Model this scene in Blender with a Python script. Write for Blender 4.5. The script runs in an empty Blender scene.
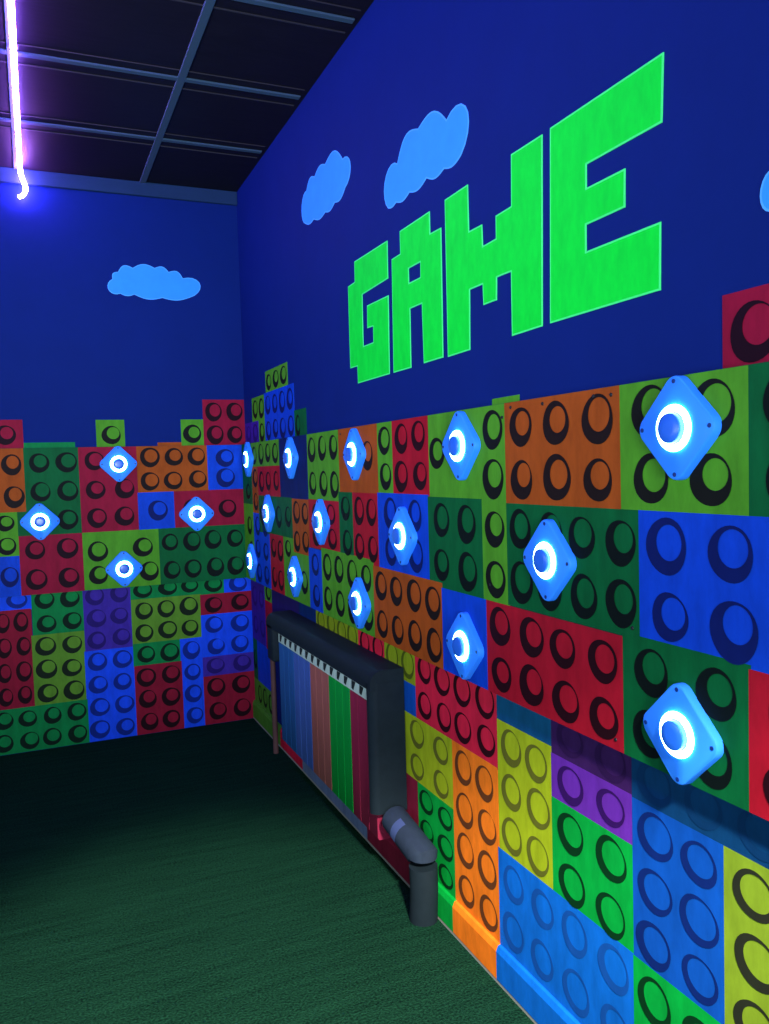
import bpy, bmesh, math, random
from mathutils import Vector, Matrix

scene = bpy.context.scene
COL = scene.collection
random.seed(7)

# ------------------------------------------------------------------ camera
cam = bpy.data.cameras.new('camera')
cam.sensor_fit = 'VERTICAL'
cam.sensor_height = 36.0
cam.lens = 820.4 * 36.0 / 1024.0
cam.clip_start = 0.02
camo = bpy.data.objects.new('camera', cam)
COL.objects.link(camo)
R_ = Vector((0.91851, -0.39433, -0.02901))
U_ = Vector((0.04803, 0.03844, 0.99811))
F_ = Vector((0.39246, 0.91817, -0.05425))
camo.matrix_world = Matrix(((R_.x, U_.x, -F_.x, -1.105),
                            (R_.y, U_.y, -F_.y, -4.5273),
                            (R_.z, U_.z, -F_.z, 1.40),
                            (0, 0, 0, 1)))
scene.camera = camo

# ------------------------------------------------------------------ light
scene.view_settings.view_transform = 'Standard'
scene.view_settings.look = 'None'
scene.view_settings.gamma = 1.0
scene.view_settings.exposure = 0.0
scene.view_settings.use_curve_mapping = False

world = bpy.data.worlds.new('world')
scene.world = world
world.use_nodes = True
bg = world.node_tree.nodes['Background']
bg.inputs['Color'].default_value = (0.62, 0.76, 1.0, 1)
bg.inputs['Strength'].default_value = 0.12


def lamp(name, kind, loc, target, energy, color, **kw):
    l = bpy.data.lights.new(name, kind)
    l.energy = energy
    l.color = color
    for k, v in kw.items():
        setattr(l, k, v)
    o = bpy.data.objects.new(name, l)
    o.location = loc
    o.rotation_euler = (Vector(target) - Vector(loc)).to_track_quat('-Z', 'Y').to_euler()
    COL.objects.link(o)
    return o


# unseen blue-white fills added to light the two painted walls but spare the floor, and the daylight through the doorway behind the photographer
lamp('wall_fill', 'AREA', (-3.0, -2.6, 1.35), (0.0, -2.3, 2.45), 29, (0.66, 0.84, 1.0), shape='RECTANGLE', size=3.4, size_y=0.4, spread=math.radians(105))
lamp('wall_fill', 'AREA', (-1.5, -6.2, 1.30), (-0.9, 0.0, 2.1), 46, (0.66, 0.80, 1.0), shape='RECTANGLE', size=1.6, size_y=0.4, spread=math.radians(64))
lamp('door_daylight', 'SPOT', (-0.95, -5.6, 2.75), (-0.72, -3.2, 0.0), 2050, (1.0, 0.98, 0.90), spot_size=math.radians(36), spot_blend=0.42, shadow_soft_size=0.12)

# ------------------------------------------------------------------ materials


def lin(c):
    return tuple(((v / 255) / 12.92 if v / 255 <= 0.04045 else ((v / 255 + 0.055) / 1.055) ** 2.4) for v in c)


def principled(name, rgb, rough=0.6, emit=None, strength=0.0, spec=0.3, metal=0.0):
    m = bpy.data.materials.new(name)
    m.use_nodes = True
    b = m.node_tree.nodes['Principled BSDF']
    b.inputs['Base Color'].default_value = (*lin(rgb), 1)
    b.inputs['Roughness'].default_value = rough
    b.inputs['Specular IOR Level'].default_value = spec
    b.inputs['Metallic'].default_value = metal
    if emit:
        b.inputs['Emission Color'].default_value = (*emit, 1)
        b.inputs['Emission Strength'].default_value = strength
    return m


def paint(name, rgb, lo=0.72, hi=1.14, scale=(14, 14, 5), rough=0.62, bump=0.05, spec=0.08, gain=1.0):
    """Brushed paint: two noises vary the tone of the coat."""
    m = principled(name, rgb, rough, spec=spec)
    nt = m.node_tree
    N, L = nt.nodes, nt.links
    b = N['Principled BSDF']
    geo = N.new('ShaderNodeNewGeometry')
    mp = N.new('ShaderNodeMapping')
    mp.inputs['Scale'].default_value = scale
    L.new(geo.outputs['Position'], mp.inputs['Vector'])
    n1 = N.new('ShaderNodeTexNoise')
    n1.inputs['Scale'].default_value = 1.6
    n1.inputs['Detail'].default_value = 6
    n1.inputs['Roughness'].default_value = 0.68
    L.new(mp.outputs['Vector'], n1.inputs['Vector'])
    mr = N.new('ShaderNodeMapRange')
    mr.inputs['From Min'].default_value = 0.28
    mr.inputs['From Max'].default_value = 0.72
    mr.inputs['To Min'].default_value = lo
    mr.inputs['To Max'].default_value = hi
    L.new(n1.outputs['Fac'], mr.inputs['Value'])
    mx = N.new('ShaderNodeVectorMath')
    mx.operation = 'SCALE'
    mx.inputs[0].default_value = tuple(v * gain for v in lin(rgb))
    L.new(mr.outputs['Result'], mx.inputs['Scale'])
    L.new(mx.outputs['Vector'], b.inputs['Base Color'])
    if bump:
        bp = N.new('ShaderNodeBump')
        bp.inputs['Strength'].default_value = bump
        bp.inputs['Distance'].default_value = 0.004
        L.new(n1.outputs['Fac'], bp.inputs['Height'])
        L.new(bp.outputs['Normal'], b.inputs['Normal'])
    return m


# colour word, paint, ring paint
PAINTS = {
    'lime': ('yellow green', (92, 174, 42), (24, 26, 22)),
    'dgreen': ('dark green', (6, 108, 54), (10, 22, 20)),
    'green': ('bright green', (4, 160, 58), (6, 62, 28)),
    'green3': ('green', (6, 128, 62), (6, 40, 26)),
    'red': ('red', (194, 24, 46), (44, 8, 20)),
    'red2': ('red', (214, 34, 62), (58, 12, 24)),
    'crimson': ('dark red', (168, 22, 58), (36, 8, 24)),
    'crimson2': ('dark red', (142, 20, 46), (40, 8, 20)),
    'maroon': ('maroon', (156, 38, 66), (60, 12, 26)),
    'orange': ('orange', (188, 88, 26), (36, 24, 22)),
    'orange2': ('bright orange', (248, 126, 30), (120, 68, 36)),
    'blue': ('blue', (12, 78, 222), (10, 30, 104)),
    'blue2': ('blue', (12, 80, 172), (14, 44, 120)),
    'blue3': ('blue', (20, 78, 236), (12, 46, 150)),
    'sky': ('pale blue', (12, 106, 204), (24, 94, 186)),
    'dblue': ('deep blue', (12, 48, 120), (8, 30, 80)),
    'teal': ('teal blue', (20, 96, 142), (16, 80, 124)),
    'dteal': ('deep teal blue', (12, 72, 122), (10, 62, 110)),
    'purple': ('purple', (70, 40, 168), (48, 26, 126)),
    'purple2': ('purple', (104, 44, 160), (62, 22, 104)),
    'purple3': ('purple', (62, 40, 150), (44, 26, 118)),
    'dpurple': ('deep purple', (70, 34, 98), (56, 26, 82)),
    'indigo': ('indigo', (44, 28, 110), (30, 20, 80)),
    'navy': ('dark blue', (8, 34, 104), (8, 30, 90)),
    'lime2': ('yellow green', (92, 166, 52), (20, 44, 24)),
    'yellow': ('yellow', (166, 184, 30), (116, 120, 40)),
    'olive': ('olive yellow', (138, 156, 28), (92, 108, 24)),
    'olive2': ('olive green', (128, 156, 38), (46, 50, 36)),
    'olive3': ('olive green', (92, 142, 40), (26, 42, 24)),
}
MAT = {}
GAIN = 0.68
WALL_GAIN = 0.95
WALL_KEYS = {'yellow', 'orange2', 'green', 'blue2', 'sky', 'purple2', 'red2', 'olive', 'olive2', 'crimson2', 'olive3', 'green3', 'blue3', 'purple3'}


def pm(key):
    if key not in MAT:
        _, c, r = PAINTS[key]
        MAT[key] = (paint('paint_' + key, c, gain=WALL_GAIN if key in WALL_KEYS else GAIN), paint('ring_' + key, r, 0.8, 1.1, gain=GAIN))
    return MAT[key]


navy_paint = paint('navy_wall_paint', (4, 31, 101), 0.92, 1.05, (3, 3, 3), 0.7, 0.03)
board_edge = paint('panel_edge_paint', (16, 70, 60), 0.8, 1.1)
ceil_tile = paint('ceiling_film', (24, 21, 32), 0.7, 1.2, (5, 40, 5), 0.5, 0.05)
tee_mat = principled('ceiling_grid_paint', (56, 76, 96), 0.6, spec=0.1)
line_mat = principled('ceiling_line_paint', (46, 42, 50), 0.5)
trim_mat = paint('ceiling_trim_paint', (26, 50, 82), 0.9, 1.08, (3, 3, 3))
plate_mat = principled('button_plate_plastic', (48, 138, 255), 0.5, spec=0.15)
knob_mat = principled('button_cap_plastic', (36, 104, 214), 0.3, spec=0.5)
ring_mat = principled('button_ring_light', (180, 240, 255), 0.4, emit=(0.06, 0.70, 1.0), strength=28)
core_mat = principled('button_ring_core', (220, 250, 255), 0.4, emit=(0.55, 0.97, 1.0), strength=12)
screw_mat = principled('dark_screw', (14, 44, 110), 0.4)
black_screw = principled('black_screw', (18, 20, 26), 0.5)
foam_mat = paint('black_foam', (26, 36, 42), 0.85, 1.1, (20, 20, 20), 0.6, 0.08)
foam_pipe = paint('grey_pipe_foam', (40, 50, 64), 0.85, 1.1, (25, 25, 25), 0.6, 0.08)
tape_mat = principled('grey_tape', (60, 74, 112), 0.5)
white_metal = principled('radiator_white', (196, 214, 208), 0.4)
hole_mat = principled('vent_slot_dark', (26, 34, 38), 0.7)
brown_pipe = paint('brown_pipe_paint', (96, 70, 66), 0.8, 1.1)
tube_mat = principled('violet_tube_glow', (230, 190, 255), 0.4, emit=(0.34, 0.13, 1.0), strength=100.0)
tube_end = principled('violet_tube_end', (200, 120, 255), 0.4, emit=(0.50, 0.17, 1.0), strength=240.0)
clip_mat = principled('clear_clip_plastic', (120, 110, 150), 0.4)
cloud_mat = paint('cloud_paint', (50, 150, 255), 0.93, 1.05, (8, 8, 8))
cloud_edge = paint('cloud_outline_paint', (84, 170, 255), 0.95, 1.05)
letter_mat = paint('lettering_paint', (6, 228, 54), 0.84, 1.06, (16, 16, 7), 0.6, 0.04)
letter_edge = paint('lettering_outline_paint', (70, 240, 120), 0.95, 1.05)


def carpet_material():
    m = principled('green_carpet', (26, 72, 54), 1.0, spec=0.0)
    nt = m.node_tree
    N, L = nt.nodes, nt.links
    b = N['Principled BSDF']
    geo = N.new('ShaderNodeNewGeometry')
    fine = N.new('ShaderNodeTexNoise')
    fine.inputs['Scale'].default_value = 150
    fine.inputs['Detail'].default_value = 4
    L.new(geo.outputs['Position'], fine.inputs['Vector'])
    mp = N.new('ShaderNodeMapping')
    mp.inputs['Rotation'].default_value = (0, 0, math.radians(-14))
    mp.inputs['Scale'].default_value = (2.2, 26, 1)
    L.new(geo.outputs['Position'], mp.inputs['Vector'])
    streak = N.new('ShaderNodeTexNoise')
    streak.inputs['Scale'].default_value = 1.6
    streak.inputs['Detail'].default_value = 5
    L.new(mp.outputs['Vector'], streak.inputs['Vector'])
    mul = N.new('ShaderNodeMath')
    mul.operation = 'MULTIPLY_ADD'
    mul.inputs[1].default_value = 0.28
    L.new(streak.outputs['Fac'], mul.inputs[0])
    half = N.new('ShaderNodeMath')
    half.operation = 'MULTIPLY'
    half.inputs[1].default_value = 0.72
    L.new(fine.outputs['Fac'], half.inputs[0])
    L.new(half.outputs[0], mul.inputs[2])
    ramp = N.new('ShaderNodeValToRGB')
    ramp.color_ramp.elements[0].position = 0.34
    ramp.color_ramp.elements[0].color = (*lin((9, 29, 21)), 1)
    ramp.color_ramp.elements[1].position = 0.66
    ramp.color_ramp.elements[1].color = (*lin((26, 66, 45)), 1)
    L.new(mul.outputs[0], ramp.inputs['Fac'])
    L.new(ramp.outputs['Color'], b.inputs['Base Color'])
    bp = N.new('ShaderNodeBump')
    bp.inputs['Strength'].default_value = 0.7
    bp.inputs['Distance'].default_value = 0.01
    L.new(fine.outputs['Fac'], bp.inputs['Height'])
    L.new(bp.outputs['Normal'], b.inputs['Normal'])
    return m


carpet_mat = carpet_material()

# ------------------------------------------------------------------ mesh helpers


def link(name, bm, mats, parent=None, smooth=None):
    bmesh.ops.recalc_face_normals(bm, faces=bm.faces[:])
    me = bpy.data.meshes.new(name)
    bm.to_mesh(me)
    bm.free()
    for m in (mats if isinstance(mats, (list, tuple)) else [mats]):
        me.materials.append(m)
    if smooth is not None:
        for p in me.polygons:
            p.use_smooth = True
        try:
            me.set_sharp_from_angle(angle=math.radians(smooth))
        except Exception:
            pass
    o = bpy.data.objects.new(name, me)
    COL.objects.link(o)
    if parent:
        o.parent = parent
    return o


def empty(name, loc=(0, 0, 0)):
    o = bpy.data.objects.new(name, None)
    o.empty_display_size = 0.1
    o.location = loc
    COL.objects.link(o)
    return o


def tag(o, label=None, cat=None, group=None, kind=None):
    if label:
        o['label'] = label
    if cat:
        o['category'] = cat
    if group:
        o['group'] = group
    if kind:
        o['kind'] = kind
    return o


def box(bm, lo, hi, mat=0, bevel=0.0, seg=2):
    vs = [bm.verts.new((x, y, z)) for x in (lo[0], hi[0]) for y in (lo[1], hi[1]) for z in (lo[2], hi[2])]
    fs = []
    for q in ((0, 1, 3, 2), (4, 6, 7, 5), (0, 4, 5, 1), (2, 3, 7, 6), (0, 2, 6, 4), (1, 5, 7, 3)):
        f = bm.faces.new([vs[i] for i in q])
        f.material_index = mat
        fs.append(f)
    if bevel:
        es = list({e for f in fs for e in f.edges})
        bmesh.ops.bevel(bm, geom=es, offset=bevel, segments=seg, affect='EDGES', profile=0.5)
    return fs


def boxed(name, lo, hi, mats, parent=None, bevel=0.0, seg=2):
    bm = bmesh.new()
    box(bm, lo, hi, 0, bevel, seg)
    return link(name, bm, mats, parent, 35 if bevel else None)


def prism(bm, pts, vec, mat=0):
    """Extrude a polygon (3-D points) along vec."""
    a = [bm.verts.new(p) for p in pts]
    b = [bm.verts.new(Vector(p) + Vector(vec)) for p in pts]
    n = len(a)
    f0 = bm.faces.new(a)
    f1 = bm.faces.new(b[::-1])
    f0.material_index = f1.material_index = mat
    for i in range(n):
        f = bm.faces.new((a[i], a[(i + 1) % n], b[(i + 1) % n], b[i]))
        f.material_index = mat
    return f0, f1


def tube(bm, pts, r, seg=16, mat=0, cap=True):
    pts = [Vector(p) for p in pts]
    rings = []
    up = None
    for i, p in enumerate(pts):
        t = (pts[min(i + 1, len(pts) - 1)] - pts[max(i - 1, 0)]).normalized()
        if i not in (0, len(pts) - 1):
            t = ((pts[i + 1] - p).normalized() + (p - pts[i - 1]).normalized()).normalized()
        if up is None:
            up = Vector((0, 0, 1)) if abs(t.z) < 0.9 else Vector((1, 0, 0))
        x = t.cross(up).normalized()
        y = x.cross(t).normalized()
        up = y
        k = 1.0
        if i not in (0, len(pts) - 1):
            k = 1.0 / max(0.5, (p - pts[i - 1]).normalized().dot(t))
        rr = r[i] if isinstance(r, (list, tuple)) else r
        bend = None
        if k > 1.001:
            bend = ((pts[i + 1] - p).normalized() - (p - pts[i - 1]).normalized()).normalized()
        ring = []
        for j in range(seg):
            a = 2 * math.pi * j / seg
            d = x * math.cos(a) * rr + y * math.sin(a) * rr
            if bend is not None:
                d = d + bend * (d.dot(bend)) * (k - 1)
            ring.append(bm.verts.new(p + d))
        rings.append(ring)
    for a, b in zip(rings, rings[1:]):
        for j in range(seg):
            f = bm.faces.new((a[j], a[(j + 1) % seg], b[(j + 1) % seg], b[j]))
            f.material_index = mat
    if cap:
        for rg in (rings[0], rings[-1][::-1]):
            f = bm.faces.new(rg)
            f.material_index = mat


def lathe(bm, prof, M, seg=28, mat=0):
    """prof: (radius, height) pairs; height along +Z of M."""
    rings = []
    for r, h in prof:
        if r < 1e-6:
            rings.append([bm.verts.new(M @ Vector((0, 0, h)))])
        else:
            rings.append([bm.verts.new(M @ Vector((r * math.cos(2 * math.pi * j / seg), r * math.sin(2 * math.pi * j / seg), h))) for j in range(seg)])
    for a, b in zip(rings, rings[1:]):
        for j in range(seg):
            k = (j + 1) % seg
            if len(a) == 1 and len(b) == 1:
                continue
            if len(a) == 1:
                f = bm.faces.new((a[0], b[j], b[k]))
            elif len(b) == 1:
                f = bm.faces.new((a[j], b[0], a[k]))
            else:
                f = bm.faces.new((a[j], b[j], b[k], a[k]))
            f.material_index = mat


# the two walls: s is the distance from the corner along a wall, d the distance out of it
def wp(wall, s, z, d):
    return Vector((-d, -s, z)) if wall == 'R' else Vector((-s, -d, z))


# ------------------------------------------------------------------ room
H = 2.93
LEN_R, LEN_L = 6.4, 3.4
floor = tag(boxed('floor', (-LEN_L, -LEN_R, -0.1), (0.0, 0.0, 0.0), carpet_mat), 'dark green short pile carpet floor', kind='structure')
wall_right = tag(boxed('wall_right', (0.0, -LEN_R, -0.1), (0.12, 0.12, H + 0.1), navy_paint), 'long dark blue wall with painted blocks and lettering', kind='structure')
wall_back = tag(boxed('wall_back', (-LEN_L, 0.0, -0.1), (0.0, 0.12, H + 0.1), navy_paint), 'dark blue end wall with painted blocks and a cloud', kind='structure')
ceiling = tag(boxed('ceiling', (-LEN_L, -LEN_R, H), (0.0, 0.0, H + 0.1), ceil_tile), 'suspended ceiling of dark film tiles in a blue grey grid', kind='structure')
for x in (-0.5, -1.1, -1.7, -2.3):
    boxed('ceiling_grid_bar', (x - 0.016, -LEN_R + 0.02, H - 0.008), (x + 0.016, -0.021, H), tee_mat, ceiling, 0.002, 1)
for k in range(1, 10):
    y = -0.615 * k
    boxed('ceiling_grid_bar', (-LEN_L + 0.02, y - 0.014, H - 0.0075), (-0.02, y + 0.014, H), tee_mat, ceiling, 0.002, 1)
    for dy, w in ((0.085, 0.0035), (-0.065, 0.0022)):  # pair of thin faint lines beside each cross bar
        boxed('ceiling_line', (-LEN_L + 0.02, y + dy - w, H - 0.003), (-0.02, y + dy + w, H), line_mat, ceiling)
tag(boxed('trim_1', (-LEN_L, -0.02, 2.858), (0.0, 0.0, H), trim_mat, None, 0.003, 1), 'blue grey strip along the top of the end wall', kind='structure')

# ------------------------------------------------------------------ painted blocks (paint coat with dark crescent rings round each stud)
NUM = {1: 'one stud', 2: 'two studs', 3: 'three studs', 4: 'four studs', 6: 'six studs', 8: 'eight studs', 10: 'ten studs', 12: 'twelve studs'}
GROW = 0.0025


def painted_brick(wall, key, s0, s1, z0, z1, nc, nr, studs, base, parent, idx, thin, zlim):
    """One painted block: a coat of paint on the board or plaster, rings on top."""
    bm = bmesh.new()
    d = base + 0.0016 + 0.00003 * idx
    j = lambda: random.uniform(-0.0015, 0.0015)
    a, b, c, e = max(s0 - GROW, 0.002), s1 + GROW, max(z0 - GROW, zlim[0]), min(z1 + GROW, zlim[1])
    quad = [(a, c), (b, c), (b, e), (a, e)]
    prism(bm, [wp(wall, s, z, base + 0.0002) for s, z in quad], wp(wall, 0, 0, d - base - 0.0002))
    w, h = s1 - s0, z1 - z0
    spots = []
    cw, ch = w / max(nc, 1), h / max(nr, 1)
    if studs is not None:
        for u, v in studs:
            uu = u if wall == 'R' else 1 - u
            spots.append((s0 + uu * w, z1 - v * h))
    elif nc and nr:
        for i in range(nc):
            for k in range(nr):
                spots.append((s0 + (i + 0.5) * cw, z0 + (k + 0.5) * ch))
    rx, ry = min(0.40 * cw, 0.050), min(0.40 * ch, 0.051)
    sg = 1 if wall == 'R' else -1
    for s, z in spots:
        k = random.uniform(0.93, 1.05)
        ax, az = rx * k, ry * k * random.uniform(0.96, 1.04)
        s += random.uniform(-0.04, 0.04) * cw
        z += random.uniform(-0.03, 0.03) * ch
        inner = random.uniform(0.70, 0.77) if thin else random.uniform(0.60, 0.68)
        ox = (1 - inner) * random.uniform(0.30, 0.62) * ax * sg
        oz = (1 - inner) * random.uniform(0.35, 0.68) * az
        n = 32
        ph = random.uniform(0, 6.28)
        out, inn = [], []
        dd = d + 0.0010
        for t in range(n):
            g = 2 * math.pi * t / n
            wob = 1 + 0.02 * math.sin(3 * g + ph)
            so, zo = s + ax * wob * math.cos(g), z + az * wob * math.sin(g)
            zo = min(max(zo, zlim[0] + 0.001), zlim[1] - 0.001)
            so = max(so, 0.003)
            si, zi = s + ox + ax * inner * math.cos(g), z + oz + az * inner * math.sin(g)
            zi = min(max(zi, zlim[0] + 0.001), zlim[1] - 0.001)
            si = max(si, 0.003)
            out.append(bm.verts.new(wp(wall, so, zo, dd)))
            inn.append(bm.verts.new(wp(wall, si, zi, dd)))
        for t in range(n):
            f = bm.faces.new((out[t], out[(t + 1) % n], inn[(t + 1) % n], inn[t]))
            f.material_index = 1
    o = link('painted_brick', bm, list(pm(key)), parent)
    word = PAINTS[key][0]
    n = len(spots)
    o['label'] = f'{word} painted block' + (f' with {NUM.get(n, str(n) + " studs")} outlined' if n else ' without studs')
    return o


ZB, ZT, DP = 0.808, 1.549, 0.031
# colour, s from, s to, z from, z to, studs across, studs down, (own stud places)
RIGHT_PANEL = [
    ('dgreen', 0.034, 0.245, 1.222, 1.549, 1, 3, [(.55, .78)]),
    ('lime', 0.245, 0.780, 1.421, 1.549, 4, 1),
    ('lime', 0.034, 0.245, 0.808, 1.222, 1, 3, [(.55, .28), (.65, .60)]),
    ('orange', 0.245, 0.367, 1.178, 1.421, 1, 2),
    ('red', 0.367, 0.780, 1.273, 1.421, 3, 1),
    ('navy', 0.780, 1.208, 1.273, 1.549, 0, 0),
    ('blue', 0.245, 0.560, 0.808, 1.178, 2, 3),
    ('dgreen', 0.367, 0.960, 1.088, 1.273, 4, 1),
    ('orange', 0.960, 1.205, 1.024, 1.270, 2, 2),
    ('red', 0.560, 0.798, 0.808, 1.088, 2, 2),
    ('lime', 0.798, 0.960, 0.985, 1.088, 1, 1),
    ('lime', 0.798, 1.185, 0.808, 1.028, 2, 1, [(.8, .55)]),
    ('lime', 1.208, 1.596, 1.273, 1.549, 3, 2),
    ('orange', 1.596, 1.976, 1.310, 1.549, 2, 2, [(.76, .46)]),
    ('lime', 1.976, 2.100, 1.312, 1.549, 1, 2),
    ('red', 2.100, 2.364, 1.313, 1.549, 2, 2),
    ('lime', 2.364, 2.662, 1.308, 1.549, 2, 2, [(.17, .46)]),
    ('lime', 2.662, 2.788, 1.046, 1.549, 1, 4),
    ('orange', 2.788, 3.218, 1.301, 1.549, 3, 2),
    ('lime', 3.218, 3.535, 1.301, 1.549, 2, 2),
    ('dgreen', 3.535, 3.850, 1.301, 1.549, 2, 2),
    ('orange', 3.850, 4.300, 1.301, 1.549, 3, 2),
    ('red', 1.205, 1.580, 1.074, 1.273, 2, 2),
    ('dgreen', 1.580, 1.727, 1.062, 1.310, 1, 2),
    ('red', 1.727, 1.964, 1.058, 1.310, 2, 2),
    ('blue', 1.964, 2.350, 1.062, 1.313, 2, 2),
    ('dgreen', 2.350, 2.662, 1.050, 1.308, 2, 2),
    ('dgreen', 2.788, 3.269, 1.053, 1.301, 4, 2),
    ('blue', 3.269, 3.870, 1.046, 1.301, 4, 2),
    ('lime', 3.870, 4.300, 1.048, 1.301, 3, 2),
    ('blue', 1.185, 1.353, 0.808, 1.066, 1, 2),
    ('lime', 1.353, 1.908, 0.808, 1.078, 4, 2),
    ('orange', 1.908, 2.426, 0.808, 1.060, 4, 2),
    ('blue', 2.426, 2.680, 0.808, 1.046, 0, 0),
    ('red', 2.680, 3.218, 0.808, 1.046, 4, 2),
    ('dgreen', 3.218, 3.533, 0.808, 1.055, 2, 2),
    ('red', 3.533, 3.860, 0.808, 1.048, 2, 2),
    ('dgreen', 3.860, 4.300, 0.808, 1.048, 3, 2),
]
RIGHT_LOWER = [
    ('purple', 0.004, 0.300, 0.460, 0.800, 2, 2),
    ('lime', 0.300, 0.440, 0.716, 0.815, 1, 1),
    ('blue', 0.088, 0.420, 0.235, 0.460, 2, 1, []),
    ('dgreen', 0.004, 0.088, 0.235, 0.460, 1, 1),
    ('lime2', 0.004, 0.420, 0.100, 0.235, 4, 1, [(.28, .5), (.55, .5), (.82, .5)]),
    ('red', 0.300, 0.650, 0.460, 0.716, 2, 2, []),
    ('indigo', 0.440, 0.912, 0.600, 0.815, 0, 0),
    ('dblue', 0.912, 1.158, 0.600, 0.815, 0, 0),
    ('olive', 1.158, 1.660, 0.690, 0.815, 4, 1),
    ('red2', 1.660, 1.912, 0.690, 0.815, 2, 1),
    ('olive', 1.912, 2.162, 0.690, 0.815, 2, 1),
    ('blue2', 1.850, 2.162, 0.555, 0.690, 2, 1, []),
    ('red2', 2.162, 2.668, 0.588, 0.815, 4, 2),
    ('yellow', 1.905, 2.406, 0.376, 0.588, 3, 2),
    ('maroon', 1.284, 2.158, 0.100, 0.376, 0, 0),
    ('green', 2.158, 2.406, 0.100, 0.376, 2, 3),
    ('orange2', 2.406, 2.660, 0.100, 0.588, 2, 4),
    ('teal', 2.668, 2.917, 0.724, 0.815, 2, 1, []),
    ('yellow', 2.668, 2.912, 0.372, 0.724, 2, 3),
    ('dpurple', 2.917, 3.202, 0.710, 0.815, 2, 1),
    ('purple2', 2.915, 3.202, 0.603, 0.710, 2, 1),
    ('green', 2.914, 3.200, 0.362, 0.603, 2, 2),
    ('sky', 2.660, 3.200, 0.100, 0.372, 4, 2),
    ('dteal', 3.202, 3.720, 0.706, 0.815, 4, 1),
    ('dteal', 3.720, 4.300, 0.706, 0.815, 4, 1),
    ('blue2', 3.202, 3.446, 0.370, 0.706, 2, 3),
    ('olive2', 3.446, 3.720, 0.235, 0.706, 2, 4),
    ('green', 3.200, 3.446, 0.100, 0.370, 2, 2),
    ('red2', 3.720, 4.300, 0.460, 0.706, 4, 2),
    ('sky', 3.720, 4.300, 0.235, 0.460, 4, 2),
    ('orange2', 3.446, 4.300, 0.100, 0.235, 6, 1),
]
RIGHT_UPPER = [
    ('lime', 0.468, 0.852, 1.790, 1.896, 3, 1),
    ('lime', 0.177, 0.432, 1.660, 1.787, 2, 1),
    ('lime', 0.300, 0.432, 1.540, 1.660, 1, 1),
    ('blue', 0.432, 0.941, 1.540, 1.790, 4, 2),
    ('purple', 0.010, 0.300, 1.540, 1.662, 2, 1),
    ('dgreen', 0.941, 1.110, 1.540, 1.666, 2, 1, [(.28, .55)]),
    ('lime', 2.678, 2.802, 1.540, 1.566, 0, 0),
    ('crimson', 3.451, 3.700, 1.540, 1.675, 2, 1),
]
LEFT_PANEL = [
    ('orange', 1.138, 1.370, 1.228, 1.549, 2, 2),
    ('lime', 1.180, 1.411, 1.008, 1.228, 2, 2),
    ('blue', 1.180, 1.390, 0.808, 1.008, 2, 1),
    ('dgreen', 0.880, 1.138, 1.106, 1.549, 2, 3),
    ('dgreen', 1.138, 1.180, 1.106, 1.228, 0, 0),
    ('crimson', 0.880, 1.180, 0.808, 1.106, 2, 2),
    ('crimson', 0.596, 0.880, 1.106, 1.549, 2, 3),
    ('orange', 0.222, 0.592, 1.302, 1.549, 3, 2),
    ('blue', 0.034, 0.222, 1.302, 1.549, 1, 2, [(.47, .28), (.47, .74)]),
    ('blue', 0.408, 0.596, 1.106, 1.302, 1, 1),
    ('crimson', 0.034, 0.408, 1.106, 1.302, 2, 1),
    ('lime', 0.497, 0.880, 0.808, 1.106, 3, 2, [(.18, .33), (.18, .76), (.78, .31), (.84, .74)]),
    ('dgreen', 0.034, 0.497, 0.808, 1.106, 4, 2),
    ('red', 1.411, 1.800, 1.008, 1.228, 4, 2),
    ('dgreen', 1.370, 1.800, 1.228, 1.549, 3, 2),
    ('orange', 1.390, 1.800, 0.808, 1.008, 4, 2),
]
LEFT_LOWER = [
    ('blue3', 1.137, 1.400, 0.733, 0.830, 2, 1),
    ('crimson2', 1.145, 1.412, 0.230, 0.733, 3, 4),
    ('green3', 0.891, 1.137, 0.593, 0.830, 2, 2),
    ('olive3', 0.896, 1.145, 0.230, 0.593, 2, 3),
    ('purple3', 0.652, 0.891, 0.482, 0.830, 2, 3),
    ('blue3', 0.650, 0.896, 0.002, 0.482, 2, 4),
    ('green3', 0.896, 1.472, 0.002, 0.230, 5, 2),
    ('green3', 0.152, 0.652, 0.732, 0.830, 4, 1),
    ('blue3', 0.003, 0.152, 0.726, 0.830, 1, 1),
    ('olive3', 0.286, 0.652, 0.494, 0.732, 3, 2),
    ('crimson2', 0.003, 0.286, 0.614, 0.727, 2, 1),
    ('green3', 0.405, 0.652, 0.374, 0.494, 2, 1),
    ('blue3', 0.286, 0.405, 0.002, 0.494, 1, 4),
    ('blue3', 0.003, 0.286, 0.378, 0.614, 2, 2),
    ('purple3', 0.003, 0.286, 0.270, 0.378, 2, 1),
    ('crimson2', 0.003, 0.286, 0.002, 0.270, 2, 2),
    ('crimson2', 0.405, 0.650, 0.002, 0.374, 2, 3),
    ('olive3', 1.412, 1.800, 0.230, 0.830, 3, 5),
    ('blue3', 1.472, 1.800, 0.002, 0.230, 3, 2),
]
LEFT_UPPER = [
    ('crimson', 1.139, 1.290, 1.540, 1.690, 1, 1),
    ('green3', 0.896, 1.134, 1.540, 1.574, 0, 0),
    ('lime', 0.648, 0.786, 1.540, 1.688, 1, 1),
    ('orange', 0.227, 0.477, 1.540, 1.566, 0, 0),
    ('lime', 0.230, 0.351, 1.540, 1.688, 1, 1),
    ('crimson', 0.003, 0.230, 1.540, 1.796, 2, 2),
]


def paint_all(wall, table, base, parent, thin, zlim):
    for i, row in enumerate(table):
        painted_brick(wall, *row[:7], row[7] if len(row) > 7 else None, base, parent, i, thin, zlim)


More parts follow.
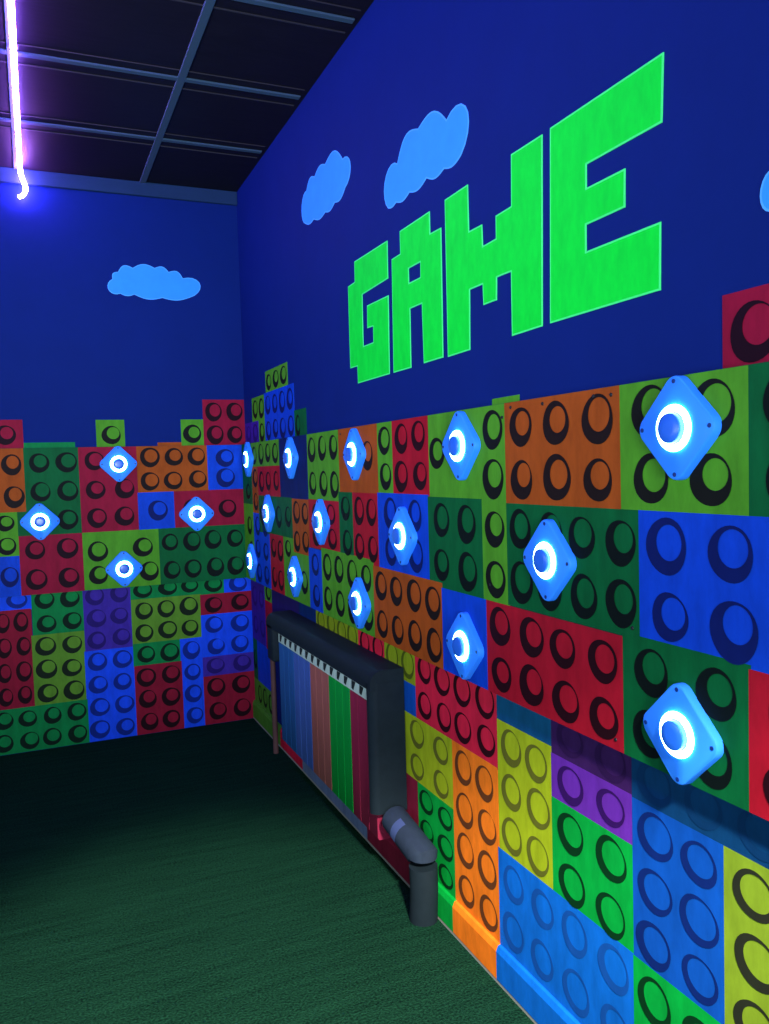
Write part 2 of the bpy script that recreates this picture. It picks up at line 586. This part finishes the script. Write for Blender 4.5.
panel_right = empty('game_panel', (-DP / 2, -2.2, ZB))
tag(panel_right, 'long raised board of painted blocks on the lettered wall above the radiator', 'panel', 'raised block boards')
panel_left = empty('game_panel.001', (-0.9, -DP / 2, ZB))
tag(panel_left, 'shorter raised board of painted blocks on the end wall under the single cloud', 'panel', 'raised block boards')


def parent_keep(o, p):
    o.parent = p
    o.matrix_parent_inverse = Matrix.Translation(-p.location)


for wall, table, root, s1, s0 in (('R', RIGHT_PANEL, panel_right, 4.30, 0.0045), ('L', LEFT_PANEL, panel_left, 1.80, 0.032)):
    a, b = wp(wall, s0, ZB, 0.0045), wp(wall, s1, ZT, DP)
    lo = tuple(min(p, q) for p, q in zip(a, b))
    hi = tuple(max(p, q) for p, q in zip(a, b))
    parent_keep(boxed('board', lo, hi, board_edge), root)
    before = set(COL.objects)
    paint_all(wall, table, DP, None, False, (ZB + 0.0008, ZT - 0.0008))
    for o in set(COL.objects) - before:
        parent_keep(o, root)
for s, z in ((2.815, 1.536), (2.95, 1.534), (3.134, 1.534), (3.19, 1.532), (2.775, 1.515), (2.70, 1.09), (3.245, 1.07), (3.19, 0.83), (2.0, 1.52), (1.62, 1.53)):
    bm = bmesh.new()
    lathe(bm, [(0.0, 0.0016), (0.003, 0.0014), (0.0042, 0.0), (0.0042, -0.002)], Matrix.Translation(wp('R', s, z, DP + 0.003)) @ Matrix.Rotation(-math.pi / 2, 4, 'Y'), 12)
    parent_keep(link('screw', bm, black_screw, None, 40), panel_right)

paint_all('R', RIGHT_LOWER, 0.0, wall_right, True, (0.095, 2.9))
paint_all('R', RIGHT_UPPER, 0.0, wall_right, False, (1.5385, 2.9))
paint_all('L', LEFT_LOWER, 0.0, wall_back, False, (0.002, 2.9))
paint_all('L', LEFT_UPPER, 0.0, wall_back, False, (1.5385, 2.9))

# ------------------------------------------------------------------ painted baseboard of the right wall
bm = bmesh.new()
prism(bm, [(0, 0, 0), (-0.016, 0, 0), (-0.016, 0, 0.088), (-0.010, 0, 0.102), (0, 0, 0.104)], (0, -LEN_R, 0))
base = tag(link('baseboard_right', bm, principled('bare_baseboard', (150, 150, 140), 0.6)), 'low baseboard painted in the block colours', kind='structure')
for key, s0, s1, word in (('lime2', 0.0, 0.56, 0), ('red2', 0.56, 0.93, 0), ('base_pale', 0.93, 1.73, 0), ('maroon', 1.73, 2.16, 0),
                          ('green', 2.16, 2.41, 0), ('orange2', 2.41, 2.66, 0), ('sky', 2.66, 3.2, 0), ('green', 3.2, 3.45, 0), ('orange2', 3.45, 4.3, 0)):
    if key == 'base_pale':
        PAINTS['base_pale'] = ('pale grey blue', (128, 148, 188), (90, 110, 150))
    bm = bmesh.new()
    prism(bm, [(-0.0005, -s0, 0.011), (-0.0172, -s0, 0.011), (-0.0172, -s0, 0.0885), (-0.0108, -s0, 0.1032), (-0.0005, -s0, 0.1052)], (0, -(s1 - s0), 0))
    o = link('painted_band', bm, pm(key)[0], base)
    o['label'] = PAINTS[key][0] + ' painted stretch of the baseboard'

# ------------------------------------------------------------------ lettering and clouds painted on the walls


def inset(pts, d):
    """Move every edge of a polygon inwards by d (2-D, either winding)."""
    n = len(pts)
    area = sum(pts[i][0] * pts[(i + 1) % n][1] - pts[(i + 1) % n][0] * pts[i][1] for i in range(n))
    sg = 1 if area > 0 else -1
    out = []
    for i in range(n):
        p0, p1, p2 = Vector(pts[i - 1]), Vector(pts[i]), Vector(pts[(i + 1) % n])
        a, b = (p1 - p0).normalized(), (p2 - p1).normalized()
        na, nb = Vector((-a.y, a.x)) * sg, Vector((-b.y, b.x)) * sg
        m = na + nb
        m = m.normalized() if m.length > 1e-6 else na
        k = d / max(0.45, m.dot(na))
        out.append(tuple(p1 + m * k))
    return out


def decal(name, wall, outline, mats, parent=None, hole=None, edge=0.006, th=0.0022):
    """A coat of paint: outline-coloured rim and fill, as one slab on the wall."""
    bm = bmesh.new()

    def ring(pts, d):
        return [bm.verts.new(wp(wall, s, z, d)) for s, z in pts]

    def band(a, b, mi):
        for i in range(len(a)):
            f = bm.faces.new((a[i], a[(i + 1) % len(a)], b[(i + 1) % len(a)], b[i]))
            f.material_index = mi
    fill_edges = []
    for pts, sgn in ((outline, 1), (hole, -1)):
        if not pts:
            continue
        back, front, inner = ring(pts, 0.0002), ring(pts, th), ring(inset(pts, edge * sgn), th)
        band(back, front, 1)
        band(front, inner, 1)
        for i in range(len(inner)):
            e = bm.edges.get((inner[i], inner[(i + 1) % len(inner)])) or bm.edges.new((inner[i], inner[(i + 1) % len(inner)]))
            fill_edges.append(e)
    before = set(bm.faces)
    bmesh.ops.triangle_fill(bm, use_beauty=True, edges=fill_edges)
    for f in set(bm.faces) - before:
        f.material_index = 0
    return link(name, bm, mats, parent)


def puffs(cusps, sub=9):
    """Closed outline of round puffs: an arc from each cusp to the next."""
    n = len(cusps)
    turn = 1 if sum(cusps[i][0] * cusps[(i + 1) % n][1] - cusps[(i + 1) % n][0] * cusps[i][1] for i in range(n)) > 0 else -1
    out = []
    for i in range(n):
        a, b = Vector(cusps[i][:2]), Vector(cusps[(i + 1) % n][:2])
        ch = b - a
        nrm = Vector((-ch.y, ch.x)).normalized() * -turn
        sag = cusps[i][2]
        for t in range(sub):
            u = t / sub
            th = math.pi * u
            x = 0.5 - 0.5 * math.cos(th) if sag > 0.3 else u
            out.append(tuple(a + ch * x + nrm * (ch.length * sag * math.sin(th))))
    return out


LETTER_G = [(1.737, 2.143), (2.034, 2.140), (2.031, 2.018), (1.802, 2.012), (1.798, 1.832), (1.893, 1.832), (1.894, 1.886), (1.841, 1.888), (1.845, 1.966), (2.031, 1.964), (2.022, 1.708), (1.737, 1.707), (1.736, 1.769), (1.664, 1.770), (1.666, 2.069), (1.735, 2.071)]
LETTER_A = [(2.134, 2.143), (2.345, 2.143), (2.345, 2.079), (2.415, 2.077), (2.408, 1.711), (2.282, 1.710), (2.279, 1.889), (2.194, 1.889), (2.191, 1.708), (2.056, 1.708), (2.066, 2.072), (2.134, 2.073)]
LETTER_A_HOLE = [(2.191, 2.013), (2.276, 2.013), (2.274, 1.969), (2.191, 1.969)]
LETTER_M = [(2.442, 2.146), (2.574, 2.146), (2.575, 2.023), (2.644, 2.022), (2.646, 1.966), (2.712, 1.968), (2.713, 2.024), (2.786, 2.026), (2.790, 2.148), (2.922, 2.146), (2.909, 1.716), (2.778, 1.714), (2.779, 1.870), (2.712, 1.871), (2.709, 1.815), (2.643, 1.815), (2.641, 1.869), (2.572, 1.869), (2.566, 1.710), (2.438, 1.708)]
LETTER_E = [(2.953, 2.148), (3.313, 2.147), (3.307, 2.023), (3.081, 2.024), (3.080, 1.976), (3.203, 1.975), (3.201, 1.900), (3.077, 1.900), (3.076, 1.845), (3.301, 1.844), (3.298, 1.718), (2.940, 1.717)]
# cusps of each cloud and how far the puff after each one bulges
CLOUD_LEFT = [(0.672, 2.42, 0.3), (0.642, 2.459, 0.3), (0.567, 2.484, 0.18), (0.455, 2.491, 0.25), (0.383, 2.475, 0.28), (0.31, 2.446, 0.75), (0.277, 2.345, 0.1), (0.422, 2.336, 0.12), (0.565, 2.346, 0.15), (0.636, 2.347, 0.55)]
CLOUD_SMALL = [(1.19, 2.43, .45), (1.22, 2.556, .22), (1.33, 2.578, .14), (1.46, 2.582, .20), (1.65, 2.535, .62), (1.666, 2.427, .15), (1.55, 2.408, .12), (1.44, 2.404, .1), (1.30, 2.417, .1)]
CLOUD_BIG = [(2.05, 2.238, .5), (2.13, 2.354, .24), (2.285, 2.402, .19), (2.464, 2.357, .62), (2.54, 2.234, .12), (2.44, 2.232, .13), (2.33, 2.243, .12), (2.21, 2.239, .12), (2.11, 2.239, .1)]
CLOUD_EDGE = [(3.548, 1.790, .35), (3.556, 1.856, .3), (3.620, 1.905, .4), (3.740, 1.915, .4), (3.830, 1.870, .55), (3.830, 1.780, .2), (3.700, 1.762, .2)]

game = empty('painted_lettering', (0, -2.5, 1.71))
tag(game, 'large bright green block lettering GAME painted on the long blue wall', 'lettering')
for pts, hole in ((LETTER_G, None), (LETTER_A, LETTER_A_HOLE), (LETTER_M, None), (LETTER_E, None)):
    parent_keep(decal('letter', 'R', pts, [letter_mat, letter_edge], None, hole, 0.004), game)
for wall, pts, lab in (('L', CLOUD_LEFT, 'pale blue painted cloud alone on the end wall'),
                       ('R', CLOUD_SMALL, 'small pale blue painted cloud next to the room corner on the lettered wall'),
                       ('R', CLOUD_BIG, 'larger pale blue painted cloud just above the letters G and A'),
                       ('R', CLOUD_EDGE, 'pale blue painted cloud past the letter E cut by the picture edge')):
    o = decal('painted_cloud', wall, puffs(pts), [cloud_mat, cloud_edge], None, None, 0.004)
    tag(o, lab, 'painted cloud', 'clouds painted on the walls')

# ------------------------------------------------------------------ light-up diamond buttons


def wall_matrix(wall, s, z, d):
    """Local x along the wall, y up, z out of the wall."""
    if wall == 'R':
        m = Matrix(((0, 0, -1), (-1, 0, 0), (0, 1, 0)))
    else:
        m = Matrix(((1, 0, 0), (0, 0, -1), (0, 1, 0)))
    return Matrix.Translation(wp(wall, s, z, d)) @ m.to_4x4()


def make_button():
    root = empty('wall_button')
    bm = bmesh.new()
    hd, rc, n = 0.104, 0.026, 6        # half diagonal, corner radius
    out = []
    for q in range(4):
        a0 = q * math.pi / 2
        c = hd - rc * math.sqrt(2)
        for t in range(n + 1):
            a = a0 - math.pi / 4 + (math.pi / 2) * t / n
            out.append((c * math.cos(a0) + rc * math.cos(a), c * math.sin(a0) + rc * math.sin(a)))
    rings = []
    for k, h in ((1.0, 0.0), (1.0, 0.013), (0.985, 0.0165), (0.955, 0.018)):
        rings.append([bm.verts.new((x * k, y * k, h)) for x, y in out])
    for a, b in zip(rings, rings[1:]):
        for i in range(len(a)):
            bm.faces.new((a[i], a[(i + 1) % len(a)], b[(i + 1) % len(a)], b[i]))
    bm.faces.new(rings[-1])
    bm.faces.new(rings[0][::-1])
    link('back_plate', bm, plate_mat, root, 30)
    bm = bmesh.new()
    prof = []
    for t in range(9):
        a = math.pi * t / 8
        prof.append((0.0355 + 0.0070 * math.cos(a), 0.0175 + 0.0075 * math.sin(a)))
    lathe(bm, prof, Matrix(), 40)
    rg = link('light_ring', bm, [ring_mat, core_mat], root, 60)
    for p in rg.data.polygons:
        if p.center.z > 0.0215:
            p.material_index = 1
    rg['label'] = 'glowing cyan white ring'
    bm = bmesh.new()
    lathe(bm, [(0.0275, 0.017), (0.0275, 0.0290), (0.0265, 0.0318), (0.0240, 0.0332), (0.012, 0.0338), (0.0, 0.0339)], Matrix(), 36)
    link('push_cap', bm, knob_mat, root, 40)['label'] = 'round blue push cap'
    for x, y in ((0.083, 0), (-0.083, 0), (0, 0.083), (0, -0.083)):
        bm = bmesh.new()
        lathe(bm, [(0.0042, 0.0175), (0.0042, 0.0188), (0.0026, 0.0192), (0.0, 0.0186)], Matrix.Translation((x, y, 0)), 12)
        link('screw', bm, screw_mat, root, 40)
    return root


BUTTONS = [
    ('L', 1.079, 1.177, 'diamond light button on the dark green block, leftmost of those on the end wall'),
    ('L', 0.688, 1.458, 'diamond light button on the tall dark red block, highest on the end wall'),
    ('L', 0.295, 1.178, 'diamond light button on the dark red block right of the small blue block, end wall'),
    ('L', 0.684, 0.908, 'diamond light button on the yellow green block, lowest on the end wall'),
    ('R', 0.203, 1.464, 'upper diamond light button in the room corner, seen edge on beside the blue block'),
    ('R', 0.198, 0.918, 'lower diamond light button in the room corner, seen edge on at the board bottom'),
    ('R', 0.575, 1.190, 'diamond light button on the first long dark green block from the room corner'),
    ('R', 0.989, 1.454, 'diamond light button on the plain dark blue square of the long board'),
    ('R', 0.994, 0.922, 'diamond light button low on the yellow green block above the radiator far end'),
    ('R', 1.379, 1.187, 'diamond light button over the red block just right of the small orange four stud block'),
    ('R', 1.779, 1.450, 'diamond light button on the orange block with one visible stud'),
    ('R', 1.783, 0.914, 'diamond light button on the eight stud yellow green block above the radiator'),
    ('R', 2.178, 1.183, 'diamond light button amid four ring studs of the blue block'),
    ('R', 2.573, 1.452, 'diamond light button under the letter M, on the yellow green block'),
    ('R', 2.568, 0.907, 'diamond light button on the plain blue block of the bottom row'),
    ('R', 2.975, 1.180, 'diamond light button on the wide dark green block under the six stud orange block'),
    ('R', 3.384, 1.455, 'large diamond light button below the letter E at the upper right'),
    ('R', 3.384, 0.900, 'large diamond light button on the dark green block at the lower right'),
]
proto = make_button()
proto_kids = list(proto.children)
for i, (w, s, z, lab) in enumerate(BUTTONS):
    if i == 0:
        b = proto
    else:
        b = proto.copy()
        COL.objects.link(b)
        for ch in proto_kids:
            c = ch.copy()
            c.parent = b
            COL.objects.link(c)
    b.matrix_world = wall_matrix(w, s, z, DP + 0.0022)
    tag(b, lab, 'button', 'light-up diamond buttons on the boards')

# ------------------------------------------------------------------ radiator with coloured sections
rad = empty('radiator', (-0.06, -1.45, 0.14))
tag(rad, 'low wall radiator with sections painted blue, salmon, green and maroon', 'radiator')
SEC = [('radiator_blue', (46, 104, 168)), ('radiator_violet_blue', (74, 110, 186)), ('radiator_salmon', (176, 104, 92)), ('radiator_green', (10, 168, 62)), ('radiator_maroon', (156, 42, 72))]
sec_mats = [paint(n, c, 0.85, 1.08, (10, 10, 3), gain=0.8) for n, c in SEC]
order = [0, 0, 0, 1, 1, 1, 2, 2, 2, 3, 3, 3, 4, 4, 4]
words_ = ['blue', 'violet blue', 'salmon', 'green', 'maroon']
S0, S1 = 0.885, 2.036
pitch = (S1 - S0) / len(order)
for i, mi in enumerate(order):
    a = -(S0 + i * pitch + 0.0015)
    w = pitch - 0.0030
    # front fin plate with a rounded top, then the core behind it
    bm = bmesh.new()
    prof = [(-0.030, 0.15), (-0.092, 0.15), (-0.098, 0.158), (-0.098, 0.606), (-0.096, 0.612), (-0.030, 0.612)]
    f0, f1 = prism(bm, [(x, a, z) for x, z in prof], (0, -w, 0))
    es = [e for e in bm.edges if all(v.co.x < -0.05 for v in e.verts)]
    bmesh.ops.bevel(bm, geom=list(set(f0.edges) | set(f1.edges)), offset=0.0015, segments=1, affect='EDGES')
    sec = link('section', bm, sec_mats[mi], None, 40)
    parent_keep(sec, rad)
    sec['label'] = words_[mi] + ' painted radiator section'
    # white louvred top of the section, two slots
    bm = bmesh.new()
    prof = [(-0.030, 0.610), (-0.0985, 0.613), (-0.0975, 0.652), (-0.090, 0.672), (-0.030, 0.688)]
    prism(bm, [(x, a, z) for x, z in prof], (0, -w, 0))
    for q in range(1):
        y = a - w * 0.30
        prism(bm, [(-0.0987, y, 0.622), (-0.0979, y, 0.650), (-0.0979, y - w * 0.52, 0.650), (-0.0987, y - w * 0.24, 0.618)], (-0.0006, 0, 0), 1)
    g = link('section_top', bm, [white_metal, hole_mat], None)
    parent_keep(g, rad)
    g.parent = sec
    g.matrix_parent_inverse = sec.matrix_world.inverted() if False else Matrix()
    g['label'] = 'bare white slotted section top'
for z in (0.20, 0.61):
    bm = bmesh.new()
    tube(bm, [(-0.045, -S0 + 0.006, z), (-0.045, -S1 + 0.004, z)], 0.019, 16)
    parent_keep(link('header_pipe', bm, white_metal, None, 40), rad)
for s in (1.05, 1.85):
    bm = bmesh.new()
    box(bm, (-0.034, -s - 0.015, 0.57), (-0.0045, -s + 0.015, 0.60), 0, 0.002, 1)
    parent_keep(link('wall_bracket', bm, white_metal, None, 40), rad)

# ------------------------------------------------------------------ foam cover round the radiator
cov = empty('radiator_cover', (-0.06, -1.45, 0.26))
tag(cov, 'black foam padding wrapped over the top and near end of the radiator', 'padding')


def arc(cx, cz, r, a0, a1, n=6):
    return [(cx + r * math.cos(math.radians(a0 + (a1 - a0) * t / n)), cz + r * math.sin(math.radians(a0 + (a1 - a0) * t / n))) for t in range(n + 1)]


bm = bmesh.new()
prof = [(-0.0045, 0.735)] + arc(-0.083, 0.692, 0.043, 90, 180, 8) + [(-0.126, 0.672), (-0.118, 0.668), (-0.108, 0.672), (-0.108, 0.694), (-0.0045, 0.694)]
prism(bm, [(x, -0.78, z) for x, z in prof], (0, -1.294, 0))
parent_keep(link('top_pad', bm, foam_mat, None, 40), cov)
bm = bmesh.new()
prof = [(-0.0045, -2.074)] + [(x, y) for x, y in arc(-0.098, -2.046, 0.028, 270, 180, 8)] + [(-0.126, -2.040), (-0.0045, -2.040)]
f0, f1 = prism(bm, [(x, y, 0.255) for x, y in prof], (0, 0, 0.4395))
parent_keep(link('end_pad', bm, foam_mat, None, 40), cov)
bm = bmesh.new()
box(bm, (-0.126, -0.875, 0.515), (-0.0045, -0.78, 0.693), 0, 0.012, 3)
parent_keep(link('end_flap', bm, foam_mat, None, 40), cov)

# ------------------------------------------------------------------ pipes
pipe = empty('insulated_pipe', (-0.062, -2.31, 0))
tag(pipe, 'bent heating pipe in grey foam sleeve running from radiator into the carpet', 'pipe')
elb = Vector((-0.058, -2.300, 0.206))
top = Vector((-0.064, -2.096, 0.247))
d1 = (elb - top).normalized()
bm = bmesh.new()
tube(bm, [top, top + d1 * 0.004, elb - d1 * 0.035, elb, elb + Vector((0, 0, -0.004))], [0.040, 0.045, 0.046, 0.046, 0.044], 24)
parent_keep(link('slanted_sleeve', bm, foam_pipe, None, 50), pipe)
bm = bmesh.new()
tube(bm, [elb + Vector((0, 0, -0.030)), elb + Vector((0.001, 0.0, -0.10)), Vector((-0.057, -2.290, 0.0))], [0.0445, 0.0435, 0.0440], 24)
parent_keep(link('upright_sleeve', bm, foam_mat, None, 50), pipe)
bm = bmesh.new()
mid = top.lerp(elb, 0.42)
tube(bm, [mid - d1 * 0.018, mid + d1 * 0.018], 0.0468, 24)
for v in [v for v in bm.verts if (v.co - mid).dot(Vector((-0.85, -0.2, 0.5))) < 0.030]:
    bm.verts.remove(v)
tp = link('tape', bm, tape_mat, None, 50)
parent_keep(tp, pipe)
tp['label'] = 'small pale tape patch'

bm = bmesh.new()
pts = [(-0.058, -0.62, 0.0), (-0.058, -0.62, 0.57)] + [(-0.058, -0.62 - 0.04 * math.sin(math.radians(a)), 0.57 + 0.04 * (1 - math.cos(math.radians(a)))) for a in (30, 60, 90)] + [(-0.058, -0.774, 0.61)]
tube(bm, pts, 0.013, 16)
o = link('heating_pipe', bm, brown_pipe, None, 50)
tag(o, 'thin brown heating pipe standing at the far end of the radiator', 'pipe')

# ------------------------------------------------------------------ violet tube light under the ceiling
neon = empty('tube_light', (-1.09, -1.8, 2.9))
tag(neon, 'glowing violet flexible light tube along the ceiling ending in a small hook', 'light')
ZN = H - 0.022
path = [(-1.105, -4.2, ZN), (-1.100, -2.2, ZN), (-1.094, -1.55, ZN), (-1.092, -1.0, ZN), (-1.089, -0.5, ZN), (-1.087, -0.12, ZN - 0.002)]
bm = bmesh.new()
tube(bm, path, 0.0105, 12)
parent_keep(link('glow_tube', bm, tube_mat, None, 60), neon)
hook = [(-1.087, -0.12, ZN - 0.002), (-1.086, -0.06, ZN - 0.006), (-1.082, -0.042, ZN - 0.022), (-1.074, -0.036, ZN - 0.045), (-1.067, -0.034, ZN - 0.068), (-1.066, -0.034, ZN - 0.085), (-1.072, -0.034, ZN - 0.102), (-1.084, -0.034, ZN - 0.116), (-1.100, -0.034, ZN - 0.124)]
bm = bmesh.new()
tube(bm, hook, [0.0105] * 5 + [0.010, 0.0095, 0.009, 0.008], 12)
hk = link('hooked_end', bm, tube_end, None, 60)
parent_keep(hk, neon)
for y in (-0.5, -1.3, -2.1):
    bm = bmesh.new()
    box(bm, (-1.105, y - 0.008, ZN - 0.006), (-1.076, y + 0.008, H - 0.0085), 0, 0.003, 1)
    parent_keep(link('clip', bm, clip_mat, None, 40), neon)
